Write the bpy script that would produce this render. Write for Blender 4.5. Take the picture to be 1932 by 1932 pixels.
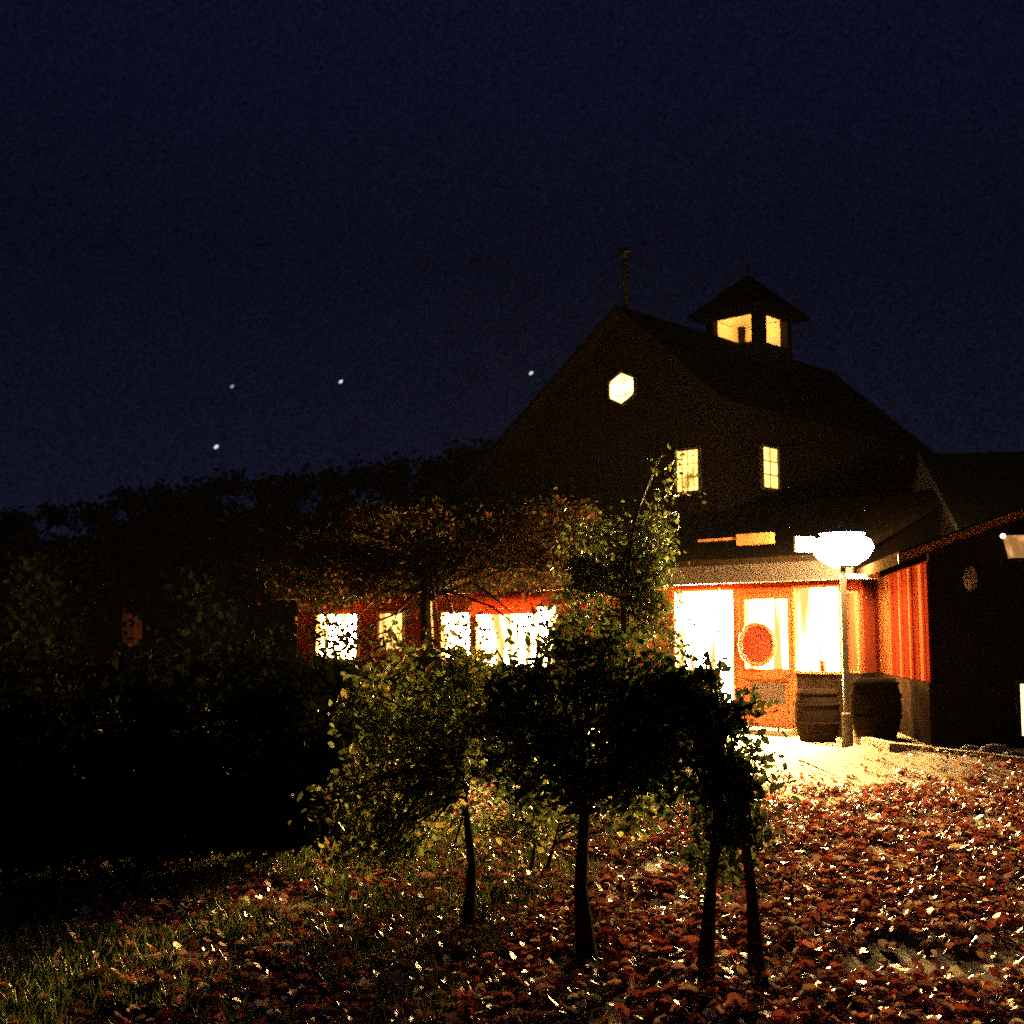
import bpy, math, random
import numpy as np
from mathutils import Vector, Matrix

random.seed(7); RNG = np.random.default_rng(7)
for o in list(bpy.data.objects): bpy.data.objects.remove(o)
SC = bpy.context.scene
COL = SC.collection
R = math.radians

# ------------------------------------------------------------------ camera
F = 2320.0; HC = 966.0; EYE = 1.6
TH = math.atan(241 / F)
cam = bpy.data.cameras.new('camera'); cam_o = bpy.data.objects.new('camera', cam); COL.objects.link(cam_o)
cam.sensor_width = 36; cam.lens = 36 * F / 1932.0; cam.clip_start = 0.05; cam.clip_end = 3000
cam_o.location = (0, 0, EYE); cam_o.rotation_euler = (R(90) + TH, 0, 0)
cam.dof.use_dof = True; cam.dof.focus_distance = 8.0; cam.dof.aperture_fstop = 3.0
SC.camera = cam_o

# ------------------------------------------------------------------ night sky, exposure
W = bpy.data.worlds.new('World'); SC.world = W; W.use_nodes = True
wn = W.node_tree.nodes; wl = W.node_tree.links
bg = wn['Background']
tc = wn.new('ShaderNodeTexCoord'); sep = wn.new('ShaderNodeSeparateXYZ'); wl.new(tc.outputs['Generated'], sep.inputs[0])
rmp = wn.new('ShaderNodeValToRGB'); wl.new(sep.outputs['Z'], rmp.inputs[0])
e = rmp.color_ramp.elements
e[0].position = 0.0; e[0].color = (0.0046, 0.0056, 0.0165, 1)
e[1].position = 0.55; e[1].color = (0.0036, 0.0038, 0.0180, 1)
m1 = e.new(0.30); m1.color = (0.0020, 0.0028, 0.0088, 1)
nz = wn.new('ShaderNodeTexNoise'); nz.inputs['Scale'].default_value = 420; nz.inputs['Detail'].default_value = 4; nz.inputs['Roughness'].default_value = 0.8
wl.new(tc.outputs['Generated'], nz.inputs['Vector'])
mr = wn.new('ShaderNodeMapRange'); mr.inputs[1].default_value = .3; mr.inputs[2].default_value = .7; mr.inputs[3].default_value = .05; mr.inputs[4].default_value = 2.2
wl.new(nz.outputs[0], mr.inputs[0])
mul = wn.new('ShaderNodeVectorMath'); mul.operation = 'SCALE'
wl.new(rmp.outputs[0], mul.inputs[0]); wl.new(mr.outputs[0], mul.inputs[3])
wl.new(mul.outputs[0], bg.inputs[0]); bg.inputs[1].default_value = 1.0
SC.view_settings.view_transform = 'Standard'; SC.view_settings.look = 'None'
SC.view_settings.exposure = 0; SC.view_settings.gamma = 1
SC.render.engine = 'CYCLES'
SC.cycles.use_denoising = False
SC.cycles.max_bounces = 5; SC.cycles.transparent_max_bounces = 6
SC.cycles.sample_clamp_indirect = 8.0
SC.cycles.caustics_reflective = False; SC.cycles.caustics_refractive = False

# light levels of the lamps and lit windows
L_PORCH = 54000; L_NEAR = 1600; L_LEFT = 2000; L_UP = 4.5; L_LANTERN = 700; P_CUPOLA = 80
GLOW_HAZE = .000018

# ------------------------------------------------------------------ helpers
def ray(px, py):
    a = (px - HC) / F; b = (HC - py) / F
    return Vector((a, math.cos(TH) - b * math.sin(TH), math.sin(TH) + b * math.cos(TH)))
def at(px, py, Y):
    d = ray(px, py); return Vector((0, 0, EYE)) + d * (Y / d.y)
def xat(px, Y): return at(px, 1207, Y).x
def zat(py, Y): return at(HC, py, Y).z

class MB:
    def __init__(s): s.v = []; s.f = []; s.m = []
    def add(s, vs, fs, mi=0):
        n = len(s.v); s.v += [tuple(v) for v in vs]; s.f += [tuple(i + n for i in f) for f in fs]; s.m += [mi] * len(fs); return s
    def box(s, x0, x1, y0, y1, z0, z1, mi=0):
        vs = [(x0,y0,z0),(x1,y0,z0),(x1,y1,z0),(x0,y1,z0),(x0,y0,z1),(x1,y0,z1),(x1,y1,z1),(x0,y1,z1)]
        return s.add(vs, [(0,3,2,1),(4,5,6,7),(0,1,5,4),(1,2,6,5),(2,3,7,6),(3,0,4,7)], mi)
    def prism(s, poly, ext, mi=0):           # poly: list of 3-D points (planar), extruded by vector ext
        n = len(poly); e = Vector(ext)
        vs = [Vector(p) for p in poly] + [Vector(p) + e for p in poly]
        fs = [tuple(range(n))[::-1], tuple(range(n, 2 * n))] + [(i, (i + 1) % n, (i + 1) % n + n, i + n) for i in range(n)]
        return s.add(vs, fs, mi)
    def tube(s, pts, rad, n=8, mi=0, cap=True):
        pts = [Vector(p) for p in pts]; vs = []; fs = []
        for i, p in enumerate(pts):
            d = (pts[min(i + 1, len(pts) - 1)] - pts[max(i - 1, 0)]).normalized()
            a = d.cross(Vector((.13, .21, 1)) if abs(d.z) < .9 else Vector((1, .1, 0))).normalized(); b = d.cross(a)
            for k in range(n):
                t = 2 * math.pi * k / n; vs.append(p + (a * math.cos(t) + b * math.sin(t)) * rad[i])
        for i in range(len(pts) - 1):
            for k in range(n):
                fs.append((i*n+k, i*n+(k+1)%n, (i+1)*n+(k+1)%n, (i+1)*n+k))
        if cap: fs += [tuple(range(n))[::-1], tuple(range((len(pts)-1)*n, len(pts)*n))]
        return s.add(vs, fs, mi)
    def build(s, name, mats, parent=None, smooth=False, loc=None):
        me = bpy.data.meshes.new(name); me.from_pydata(s.v, [], s.f); me.update()
        if not isinstance(mats, (list, tuple)): mats = [mats]
        for m in mats: me.materials.append(m)
        for i, p in enumerate(me.polygons):
            p.material_index = s.m[i]; p.use_smooth = smooth
        o = bpy.data.objects.new(name, me); COL.objects.link(o)
        if parent is not None: o.parent = parent
        if loc is not None: o.location = loc
        import bmesh
        bm = bmesh.new(); bm.from_mesh(me); bmesh.ops.recalc_face_normals(bm, faces=bm.faces); bm.to_mesh(me); bm.free()
        return o

def tag(o, label=None, cat=None, group=None, kind=None):
    if label: o['label'] = label
    if cat: o['category'] = cat
    if group: o['group'] = group
    if kind: o['kind'] = kind
    return o
def empty(name, loc, label, cat, group=None, rz=0):
    o = bpy.data.objects.new(name, None); COL.objects.link(o); o.location = loc; o.rotation_euler = (0, 0, rz)
    o.empty_display_size = .2
    return tag(o, label, cat, group)

def mat(name, col, rough=.8, var=.25, scale=6, bump=0, stretch=(1,1,1), spec=.3, attr=None, transl=0, metal=0):
    m = bpy.data.materials.new(name); m.use_nodes = True
    n = m.node_tree.nodes; l = m.node_tree.links; b = n['Principled BSDF']
    b.inputs['Roughness'].default_value = rough; b.inputs['Specular IOR Level'].default_value = spec; b.inputs['Metallic'].default_value = metal
    t = n.new('ShaderNodeTexCoord'); mp = n.new('ShaderNodeMapping'); mp.inputs['Scale'].default_value = stretch
    l.new(t.outputs['Object'], mp.inputs[0])
    x = n.new('ShaderNodeTexNoise'); x.inputs['Scale'].default_value = scale; x.inputs['Detail'].default_value = 6; x.inputs['Roughness'].default_value = .65
    l.new(mp.outputs[0], x.inputs['Vector'])
    r = n.new('ShaderNodeMapRange'); r.inputs[1].default_value = .3; r.inputs[2].default_value = .7; r.inputs[3].default_value = 1 - var; r.inputs[4].default_value = 1 + var
    l.new(x.outputs[0], r.inputs[0])
    s = n.new('ShaderNodeVectorMath'); s.operation = 'SCALE'
    if attr:
        a = n.new('ShaderNodeAttribute'); a.attribute_name = attr; l.new(a.outputs['Color'], s.inputs[0])
    else: s.inputs[0].default_value = col[:3]
    l.new(r.outputs[0], s.inputs[3]); l.new(s.outputs[0], b.inputs['Base Color'])
    if bump:
        bn = n.new('ShaderNodeBump'); bn.inputs['Strength'].default_value = bump; bn.inputs['Distance'].default_value = .03
        l.new(x.outputs[0], bn.inputs['Height']); l.new(bn.outputs[0], b.inputs['Normal'])
    if transl:
        tr = n.new('ShaderNodeBsdfTranslucent'); l.new(s.outputs[0], tr.inputs[0])
        mx = n.new('ShaderNodeMixShader'); mx.inputs[0].default_value = transl
        l.new(b.outputs[0], mx.inputs[1]); l.new(tr.outputs[0], mx.inputs[2]); l.new(mx.outputs[0], n['Material Output'].inputs[0])
    return m

def glow(name, col, lo, hi, stretch=(5, 5, .25), scale=1.0, edge=(.38, .6)):
    """a lit window: the lamp-lit room and the folds of its curtains behind the glass"""
    m = bpy.data.materials.new(name); m.use_nodes = True
    n = m.node_tree.nodes; l = m.node_tree.links; n.remove(n['Principled BSDF'])
    m.cycles.emission_sampling = 'FRONT_BACK'; em = n.new('ShaderNodeEmission'); em.inputs[0].default_value = (*col, 1)
    t = n.new('ShaderNodeTexCoord'); mp = n.new('ShaderNodeMapping'); mp.inputs['Scale'].default_value = stretch
    l.new(t.outputs['Object'], mp.inputs[0])
    x = n.new('ShaderNodeTexNoise'); x.inputs['Scale'].default_value = scale; x.inputs['Detail'].default_value = 3
    l.new(mp.outputs[0], x.inputs['Vector'])
    r = n.new('ShaderNodeMapRange'); r.inputs[1].default_value = edge[0]; r.inputs[2].default_value = edge[1]; r.inputs[3].default_value = 0; r.inputs[4].default_value = 1
    pw = n.new('ShaderNodeMath'); pw.operation = 'POWER'; pw.inputs[1].default_value = 5 if hi > 50 else 1.5
    ma = n.new('ShaderNodeMath'); ma.operation = 'MULTIPLY_ADD'; ma.inputs[1].default_value = 1 - lo / hi; ma.inputs[2].default_value = lo / hi
    l.new(r.outputs[0], pw.inputs[0]); l.new(pw.outputs[0], ma.inputs[0])
    sc_ = n.new('ShaderNodeVectorMath'); sc_.operation = 'SCALE'; sc_.inputs[0].default_value = col
    l.new(x.outputs[0], r.inputs[0]); l.new(ma.outputs[0], sc_.inputs[3]); l.new(sc_.outputs[0], em.inputs[0]); em.inputs[1].default_value = hi
    l.new(em.outputs[0], n['Material Output'].inputs[0])
    return m

M = dict(
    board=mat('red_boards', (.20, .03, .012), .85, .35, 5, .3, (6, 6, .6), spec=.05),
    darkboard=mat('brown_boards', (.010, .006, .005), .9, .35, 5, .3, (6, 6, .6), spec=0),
    stone=mat('dark_stone', (.013, .008, .006), .95, .5, 3, .4, spec=0),
    shingle=mat('dark_shingles', (.007, .006, .006), .95, .4, 7, .5, spec=0),
    rooftan=mat('weathered_shingles', (.014, .009, .006), .95, .5, 7, .5, spec=0),
    trim=mat('brown_trim', (.34, .15, .05), .6, .25, 8),
    darktrim=mat('dark_trim', (.045, .035, .032), .7, .25, 8),
    pale=mat('pale_painted_wood', (.62, .55, .42), .5, .15, 8),
    wood=mat('pine_boards', (.55, .40, .22), .6, .2, 4, 0, (1, 1, 6)),
    redwood=mat('red_stained_wood', (.36, .09, .035), .4, .25, 6, 0, (5, 5, .6)),
    wreath=mat('red_wreath_leaves', (.42, .05, .022), .5, .45, 22, .6),
    metal=mat('dark_metal', (.03, .03, .03), .4, .1, 6, metal=.6),
    whitemetal=mat('white_painted_metal', (.7, .68, .6), .4, .1, 6),
    bark=mat('dark_bark', (.018, .013, .010), .9, .4, 12, .6, (3, 3, .6), spec=.05),
    leaf=mat('leaf', (1, 1, 1), .5, .1, 3, attr='Col', transl=.45, spec=.35),
    litter=mat('fallen_leaf', (1, 1, 1), .4, .15, 9, attr='Col', spec=.42, transl=.1),
    hedge=mat('hedge_leaf', (1, 1, 1), .7, .1, 3, attr='Col', transl=.1, spec=0),
    annexred=mat('stained_red_boards', (.055, .0062, .0032), .95, .4, 3, .3, (3, 3, .5), spec=0),
    annexpale=mat('paler_red_boards', (.11, .034, .013), .95, .4, 3, .3, (3, 3, .5), spec=0),
    shedred=mat('shed_boards', (.022, .006, .004), .9, .4, 3, .3, (3, 3, .5), spec=.03),
    post=mat('post_metal', (.035, .028, .02), .5, .2, 6),
    barrel=mat('barrel_wood', (.011, .007, .005), .9, .3, 6, .3, (6, 6, .6), spec=0),
    grass=mat('grass_blade', (1, 1, 1), .6, .1, 3, attr='Col', transl=.25),
    soil=mat('soil', (.075, .042, .026), .95, .5, 3, .5),
    gravel=mat('gravel', (.27, .21, .15), .95, .35, 26, .8),
    kerb=mat('kerb_stone', (.16, .13, .10), .85, .3, 9, .5),
    rock=mat('rock', (.32, .30, .26), .85, .4, 6, .7),
    ring=mat('wreath_ring', (.52, .14, .06), .25, .35, 22, .5, spec=.6),  # lighter red paints in the highlight running round the ring
    disc=mat('wreath_disc', (.22, .028, .014), .4, .5, 14, .6),
    awning=mat('red_awning_cloth', (.42, .11, .05), .8, .2, 6, transl=.5),
    clay=mat('clay_pot', (.35, .10, .05), .7, .2, 8),
    plaque=mat('glazed_plaque', (.45, .40, .26), .2, .2, 8, spec=.6),
    curtain=mat('red_curtain', (.45, .05, .03), .8, .25, 6, 0, (8, 8, .3), transl=.5),
)
WARM = (1.0, .58, .15)
G = dict(
    porch=glow('porch_window_light', WARM, 1.3, L_PORCH, (4.2, 4.2, .25), 1.0, (.34, .64)),
    near=glow('right_window_light', WARM, 1.3, L_NEAR, (4.2, 4.2, .25), 1.0, (.34, .64)),
    left=glow('left_window_light', WARM, 1.3, L_LEFT, (3.4, 3.4, .8), 1.0, (.34, .66)),
    leftdim=glow('shutter_window_light', (1, .5, .1), 1.0, 6, (4, 4, .6)),
    side=glow('side_window_light', (1, .42, .08), .8, 3.5, (4, 4, .3)),
    up=glow('upper_window_light', (1, .5, .1), .9, L_UP, (3, 3, 3), 1.0, (.3, .55)),
    hexw=glow('hexagon_window_light', WARM, 2.0, 8, (3, 3, 3), 1.0, (.3, .5)),
    dim=glow('dim_window_light', (1, .2, .07), .02, .06, (5, 5, .3)),
    door=glow('door_glass_light', WARM, 1.3, 900, (5, 5, .3), 1.0, (.36, .66)),
    amber=glow('sconce_glass_light', (1, .45, .14), .35, .95, (7, 7, 5)),
    edge=glow('annex_window_light', (1, .66, .28), 2, 4, (3, 3, 3)),
)
def plain_em(name, col, s):
    m = bpy.data.materials.new(name); m.use_nodes = True; n = m.node_tree.nodes; n.remove(n['Principled BSDF'])
    m.cycles.emission_sampling = 'FRONT_BACK'; em = n.new('ShaderNodeEmission'); em.inputs[0].default_value = (*col, 1); em.inputs[1].default_value = s
    m.node_tree.links.new(em.outputs[0], n['Material Output'].inputs[0]); return m
G['lantern'] = plain_em('lantern_glass_light', (1, .62, .22), L_LANTERN)
G['bulb'] = plain_em('sconce_bulb_light', (1, .7, .35), 8)
G['star'] = plain_em('star_light', (.75, .95, .9), .9)
G['starfaint'] = plain_em('faint_star_light', (.45, .8, .55), .45)

# ------------------------------------------------------------------ ground
def sheet(name, pts, z, m, kind='structure'):
    b = MB(); b.add([(p[0], p[1], z) for p in pts], [tuple(range(len(pts)))])
    o = b.build(name, m); o['kind'] = kind; return o
sheet('ground', [(-900, -200), (900, -200), (900, 900), (-900, 900)], 0, M['soil'])
# gravel forecourt in front of the entrance, reaching off to the right
fore = [(xat(1240, 20.3), 20.3), (xat(1330, 15.5), 15.5), (xat(1390, 12.2), 12.2), (xat(1450, 10.9), 10.9), (xat(1560, 11.0), 11.0), (xat(1660, 12.2), 12.2), (xat(1800, 12.8), 12.8), (14, 13.0), (14, 17), (8, 20.6), (5.6, 22.3)]  # near edge bulges out so pale gravel widens the pool of light
sheet('forecourt', fore, .004, M['gravel'])

# ------------------------------------------------------------------ HOUSE (local x to the right along the front, y into the house)
DL = Vector((-.7206, .6934, 0)); DR = Vector((.6934, .7206, 0))
A0 = Vector((xat(1595, 20.6), 20.6, 0))
def hit(px, py, p0, nrm):
    d = ray(px, py); c = Vector((0, 0, EYE)); t = (p0 - c).dot(nrm) / d.dot(nrm); return c + d * t
O = hit(1630, 1207, A0, DR); O.z = 0
HROT = math.atan2(-DL.y, -DL.x)
house = empty('house', O, 'dark gabled house with a lit cupola, a hexagonal window and a long glazed front', 'house', rz=HROT)
def loc_front(px, py, b=0.0):            # point on the plane y=b of the house -> (x, z)
    w = hit(px, py, O + DR * b, DR); return (w - O).dot(-DL), w.z
def loc_side(px, py, x):                 # point on the plane x=const of the house -> (y, z)
    w = hit(px, py, O - DL * x, DL); return (w - O).dot(DR), w.z
GB = 3.25                                 # the tall block stands this far behind the glazed front
cx = loc_front(1392, 1207, GB)[0]
px_, PZ = loc_front(1178, 580, GB)
lx, lz = loc_front(940, 852, GB)
slopeL = (PZ - lz) / (px_ - lx)
EX = lx - .9; EZ = PZ - slopeL * (px_ - EX)
rr, CZ = loc_side(1760, 850, cx)
LEN = rr - GB
ZR = CZ
print('HOUSE cx %.2f peak %.2f,%.2f left %.2f,%.2f eaveR %.2f len %.2f' % (cx, px_, PZ, lx, lz, ZR, LEN))
# tall block walls
b = MB(); b.prism([(EX+.35, GB, 0), (cx-.3, GB, 0), (cx-.3, GB, ZR - .0), (px_, GB, PZ - .12), (EX+.35, GB, EZ+.1)], (0, LEN - .3, 0))
x = EX + .6
while x < cx - .3:
    top = (PZ - .2 - slopeL * (px_ - x)) if x < px_ else PZ - .2 - (PZ - ZR) / (cx - px_) * (x - px_)
    b.box(x - .02, x + .02, GB - .02, GB + .01, 3.9, top); x += .3
y = GB + .2
while y < GB + LEN - .4:
    b.box(cx - .31, cx - .28, y - .02, y + .02, 3, ZR - .1); y += .3
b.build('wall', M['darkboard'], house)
# tall block roof: two slabs with overhang
b = MB()
nl = Vector((-slopeL, 0, 1)).normalized(); sr = (PZ - ZR) / (cx - px_)
b.prism([(EX, GB - .35, EZ), (px_, GB - .35, PZ), (px_, GB - .35, PZ - .16), (EX, GB - .35, EZ - .16)], (0, LEN + .35, 0))
b.prism([(px_, GB - .35, PZ), (cx, GB - .35, ZR), (cx, GB - .35, ZR - .16), (px_, GB - .35, PZ - .16)], (0, LEN + .35, 0))
roof = b.build('roof', M['shingle'], house)
# stove pipe at the peak
px2, z2 = loc_front(1170, 468, GB + .3)
b = MB(); b.tube([(px_ - .24, GB + .35, PZ - .3), (px_ - .24, GB + .35, z2 - .25)], [.07, .07], 10)
b.tube([(px_ - .24, GB + .35, z2 - .3), (px_ - .24, GB + .35, z2 - .12), (px_ - .24, GB + .35, z2)], [.12, .17, .03], 10)
b.build('stovepipe', M['metal'], roof)

def rect_window(name, x0, x1, z0, z1, y, glass, nx, nz, parent=house, fr=.06, axis='y', frm='darktrim', bar=.018, depth=.07, slim=None):
    """frame + pane + muntins on plane y (or on plane x when axis == 'x'), facing -y or +x"""
    def bx(bd, a0, a1, d0, d1, c0, c1):
        if axis == 'y': bd.box(a0, a1, y - d1, y - d0, c0, c1)
        else: bd.box(y + d0, y + d1, a0, a1, c0, c1)
    f = MB()
    bx(f, x0 - fr, x0, -.02, depth, z0 - fr, z1 + fr); bx(f, x1, x1 + fr, -.02, depth, z0 - fr, z1 + fr)
    bx(f, x0, x1, -.02, depth - .004, z1, z1 + fr); bx(f, x0, x1, -.02, depth + .03, z0 - fr, z0)
    w = f.build(name, M[frm], parent)
    p = MB()
    if axis == 'y': p.add([(x0, y - .02, z0), (x1, y - .02, z0), (x1, y - .02, z1), (x0, y - .02, z1)], [(0, 1, 2, 3)])
    else: p.add([(y + .02, x0, z0), (y + .02, x1, z0), (y + .02, x1, z1), (y + .02, x0, z1)], [(0, 1, 2, 3)])
    p.build('pane', G[glass], w)
    if nx > 1 or nz > 1:
        for i in range(1, nx):
            g = MB(); a = x0 + (x1 - x0) * i / nx; bx(g, a - bar/2, a + bar/2, .024, .044, z0, z1); g.build('muntin', M['trim'], w)
        for i in range(1, nz):
            g = MB(); a = z0 + (z1 - z0) * i / nz; bx(g, x0, x1, .026, .042, a - bar/2, a + bar/2); g.build('muntin', M['trim'], w)
    return w
# hexagonal window in the gable
hx, hz = loc_front(1175, 733, GB); hx0, _ = loc_front(1152, 733, GB); hx1, _ = loc_front(1197, 733, GB)
_, ht = loc_front(1175, 704, GB); _, hb = loc_front(1175, 762, GB)
def hexpts(k, y):
    w = (hx1 - hx0) / 2 * k; h = (ht - hb) / 2 * k; zc = (ht + hb) / 2
    return [(hx - w, y, zc - h*.5), (hx, y, zc - h), (hx + w, y, zc - h*.5), (hx + w, y, zc + h*.5), (hx, y, zc + h), (hx - w, y, zc + h*.5)]
f = MB(); o_, i_ = hexpts(1.16, GB - .07), hexpts(1.0, GB - .07); ob, ib = hexpts(1.16, GB + .02), hexpts(1.0, GB + .02)
vs = o_ + i_ + ob + ib
fs = []
for k in range(6):
    k2 = (k + 1) % 6
    fs += [(k, k2, 6 + k2, 6 + k), (12 + k, 18 + k, 18 + k2, 12 + k2), (k, 12 + k, 12 + k2, k2), (6 + k, 6 + k2, 18 + k2, 18 + k)]
f.add(vs, fs); hw = f.build('hexagonal_window', M['darktrim'], house)
p = MB(); p.add(hexpts(1.0, GB - .03), [(0, 1, 2, 3, 4, 5)]); p.build('pane', G['hexw'], hw)
for zz in (hb + (ht - hb) * .27, hb + (ht - hb) * .72):
    p = MB(); p.box(hx0 + .01, hx1 - .01, GB - .055, GB - .035, zz - .012, zz + .012); p.build('muntin', M['trim'], hw)
# upper windows
x0, zt = loc_front(1279, 853, GB); x1, _ = loc_front(1319, 853, GB); _, zb = loc_front(1300, 927, GB)
rect_window('upper_window', x0, x1, zb, zt, GB, 'up', 2, 3)
y0, zt = loc_side(1436, 843, cx - .28); y1, _ = loc_side(1464, 843, cx - .28); _, zb = loc_side(1450, 921, cx - .28)
rect_window('upper_window', y0, y1, zb, zt, cx - .28, 'up', 2, 3, axis='x', bar=.03)

# cupola, hollow and lit from inside
cc = hit(1425, 1207, O - DL * px_, DL); cyc = (cc - O).dot(DR); ccx = px_; H = .80
cw = O - DL * ccx + DR * cyc; cd = cw.y - H * 1.414
zt = zat(588, cd); zb = zat(641, cd); ze = zat(580, cw.y); za = zat(518, cw.y)
print('CUPOLA y %.2f zt %.2f zb %.2f ze %.2f za %.2f ridge %.2f' % (cyc, zt, zb, ze, za, PZ))
b = MB(); wl_ = .22; zlo = PZ - 1.0; zhi = zt + .12
for sx in (-1, 1):
    for sy in (-1, 1):
        b.box(ccx + sx*H - (wl_ if sx > 0 else 0), ccx + sx*H + (wl_ if sx < 0 else 0), cyc + sy*H - (wl_ if sy > 0 else 0), cyc + sy*H + (wl_ if sy < 0 else 0), zlo, zhi)
b.box(ccx + H - .06, ccx + H - .001, cyc - H + wl_, cyc - H + wl_ + .16, zb + .001, zt - .001)
for sy in (-1, 1):
    ya, yb = sorted((cyc + sy * H, cyc + sy * (H - .06)))
    b.box(ccx - H + wl_, ccx + H - wl_, ya, yb, zlo, zb); b.box(ccx - H + wl_, ccx + H - wl_, ya, yb, zt, zhi - .002)
for sx in (-1, 1):
    xa, xb = sorted((ccx + sx * H, ccx + sx * (H - .06)))
    b.box(xa, xb, cyc - H + wl_, cyc + H - wl_, zlo, zb); b.box(xa, xb, cyc - H + wl_, cyc + H - wl_, zt, zhi - .002)
cup = b.build('cupola', M['darkboard'], house)
b = MB(); q = H + .34
vs = [(ccx-q, cyc-q, zhi-.04), (ccx+q, cyc-q, zhi-.04), (ccx+q, cyc+q, zhi-.04), (ccx-q, cyc+q, zhi-.04), (ccx-q, cyc-q, zhi+.06), (ccx+q, cyc-q, zhi+.06), (ccx+q, cyc+q, zhi+.06), (ccx-q, cyc+q, zhi+.06), (ccx, cyc, za)]
# rim ring (open over the room), roof slopes
r_ = H - .08
vs += [(ccx-r_, cyc-r_, zhi-.04), (ccx+r_, cyc-r_, zhi-.04), (ccx+r_, cyc+r_, zhi-.04), (ccx-r_, cyc+r_, zhi-.04)]
fs = []
for k in range(4):
    k2 = (k+1) % 4
    fs += [(k, k2, 4+k2, 4+k), (4+k, 4+k2, 8), (k, 9+k, 9+k2, k2)]
b.add(vs, fs); b.tube([(ccx, cyc, za - .12), (ccx, cyc, za + .1), (ccx, cyc, za + .32)], [.05, .04, .01], 8)
b.build('cupola_roof', M['shingle'], cup)
b = MB()
b.add([(ccx-r_, cyc-r_, zhi-.02), (ccx+r_, cyc-r_, zhi-.02), (ccx+r_, cyc+r_, zhi-.02), (ccx-r_, cyc+r_, zhi-.02), (ccx, cyc, za - .12)], [(0,1,4),(1,2,4),(2,3,4),(3,0,4)])
for sy in (1,):                            # pine lining on the inside of the far walls
    b.box(ccx - H + .08, ccx + H - .08, cyc + H - .075, cyc + H - .064, zlo + .4, zhi - .03)
b.box(ccx - H + .064, ccx - H + .075, cyc - H + .08, cyc + H - .08, zlo + .4, zhi - .03)
b.build('pine_lining', M['wood'], cup)
li = bpy.data.lights.new('cupola_lamp', 'POINT'); li.energy = P_CUPOLA; li.color = (1, .58, .17); li.shadow_soft_size = .06
lo = bpy.data.objects.new('cupola_lamp', li); COL.objects.link(lo); lo.parent = house; lo.location = (ccx + .1, cyc - .1, zt - .1)

# long low front: walls, windows, door ------------------------------------------------
ZT = 2.47; ZS = 1.08                       # window head and sill
xl, _ = loc_front(560, 1207, 0)
XR = 0.0
xd0, _ = loc_front(1402, 1207); xd1, _ = loc_front(1500, 1207)
xw0, _ = loc_front(1282, 1207); xw1, _ = loc_front(1590, 1207)
xs0, _ = loc_front(1366, 1207); xs1, _ = loc_front(1388, 1207)
wa0, _ = loc_front(842, 1207); wa1, _ = loc_front(894, 1207); wb0, _ = loc_front(908, 1207); wb1, _ = loc_front(1056, 1207)
wc0, _ = loc_front(606, 1207); wc1, _ = loc_front(680, 1207); wd0, _ = loc_front(718, 1207); wd1, _ = loc_front(762, 1207)
print('FRONT', [round(v, 2) for v in (xl, wc0, wc1, wd0, wd1, wa0, wa1, wb0, wb1, xw0, xs0, xs1, xd0, xd1, xw1)])
b = MB(); b.box(xl, XR, 0, GB, ZS - .02, 2.62)
x = xl + .2
while x < XR - .1:
    if not any(u - .1 < x < w + .1 for u, w in ((xw0, xw1), (wa0, wa1), (wb0, wb1), (wc0, wc1), (wd0, wd1))):
        b.box(x - .025, x + .025, -.025, .01, ZS + .02, 2.6)
    x += .28
b.build('front_wall', M['board'], house)
b = MB()
for u, w in ((xl, xs0 - .1), (xd1 + .08, XR)): b.box(u, w, -.10, GB + .1, 0, ZS - .023)
b.build('knee_wall', M['stone'], house)
# eave: fascia, soffit, roof
b = MB(); b.box(xl - .3, XR + .15, -.62, -.55, 2.58, 3.0)
b.build('fascia', M['darktrim'], house)
b = MB(); b.box(xl - .3, XR + .15, -.548, .03, 2.622, 2.66); b.build('soffit', M['trim'], house)
b = MB(); b.prism([(xl - .35, -.66, 3.0), (xl - .35, GB, 4.35), (xl - .35, GB, 4.22), (xl - .35, -.66, 2.9)], (XR - xl + .55, 0, 0))
b.prism([(xl - .35, GB + .003, 4.35), (xl - .35, GB * 2 + .3, 3.0), (xl - .35, GB * 2 + .3, 2.87), (xl - .35, GB + .003, 4.22)], (XR - xl + .55, 0, 0))
b.build('front_roof', M['rooftan'], house)
b = MB(); b.box(xl, XR - .01, GB + .12, GB * 2, 0, 2.9); b.prism([(XR - .012, -.5, 2.663), (XR - .012, GB, 4.2), (XR - .012, GB * 2, 2.95), (XR - .012, GB * 2, 2.9)], (-.1, 0, 0))
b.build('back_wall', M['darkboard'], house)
# pale beam end and gutter above the fascia
g0, gz = loc_front(1395, 1020, -.7); g1, _ = loc_front(1460, 1020, -.7); g2, _ = loc_front(1320, 1012, -.7)
b = MB(); b.box(g0, g1, -.80, -.67, gz - .09, gz + .10); b.box(g2, g0 - .002, -.76, -.67, gz + .02, gz + .06); b.build('gutter', M['trim'], house)

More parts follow.
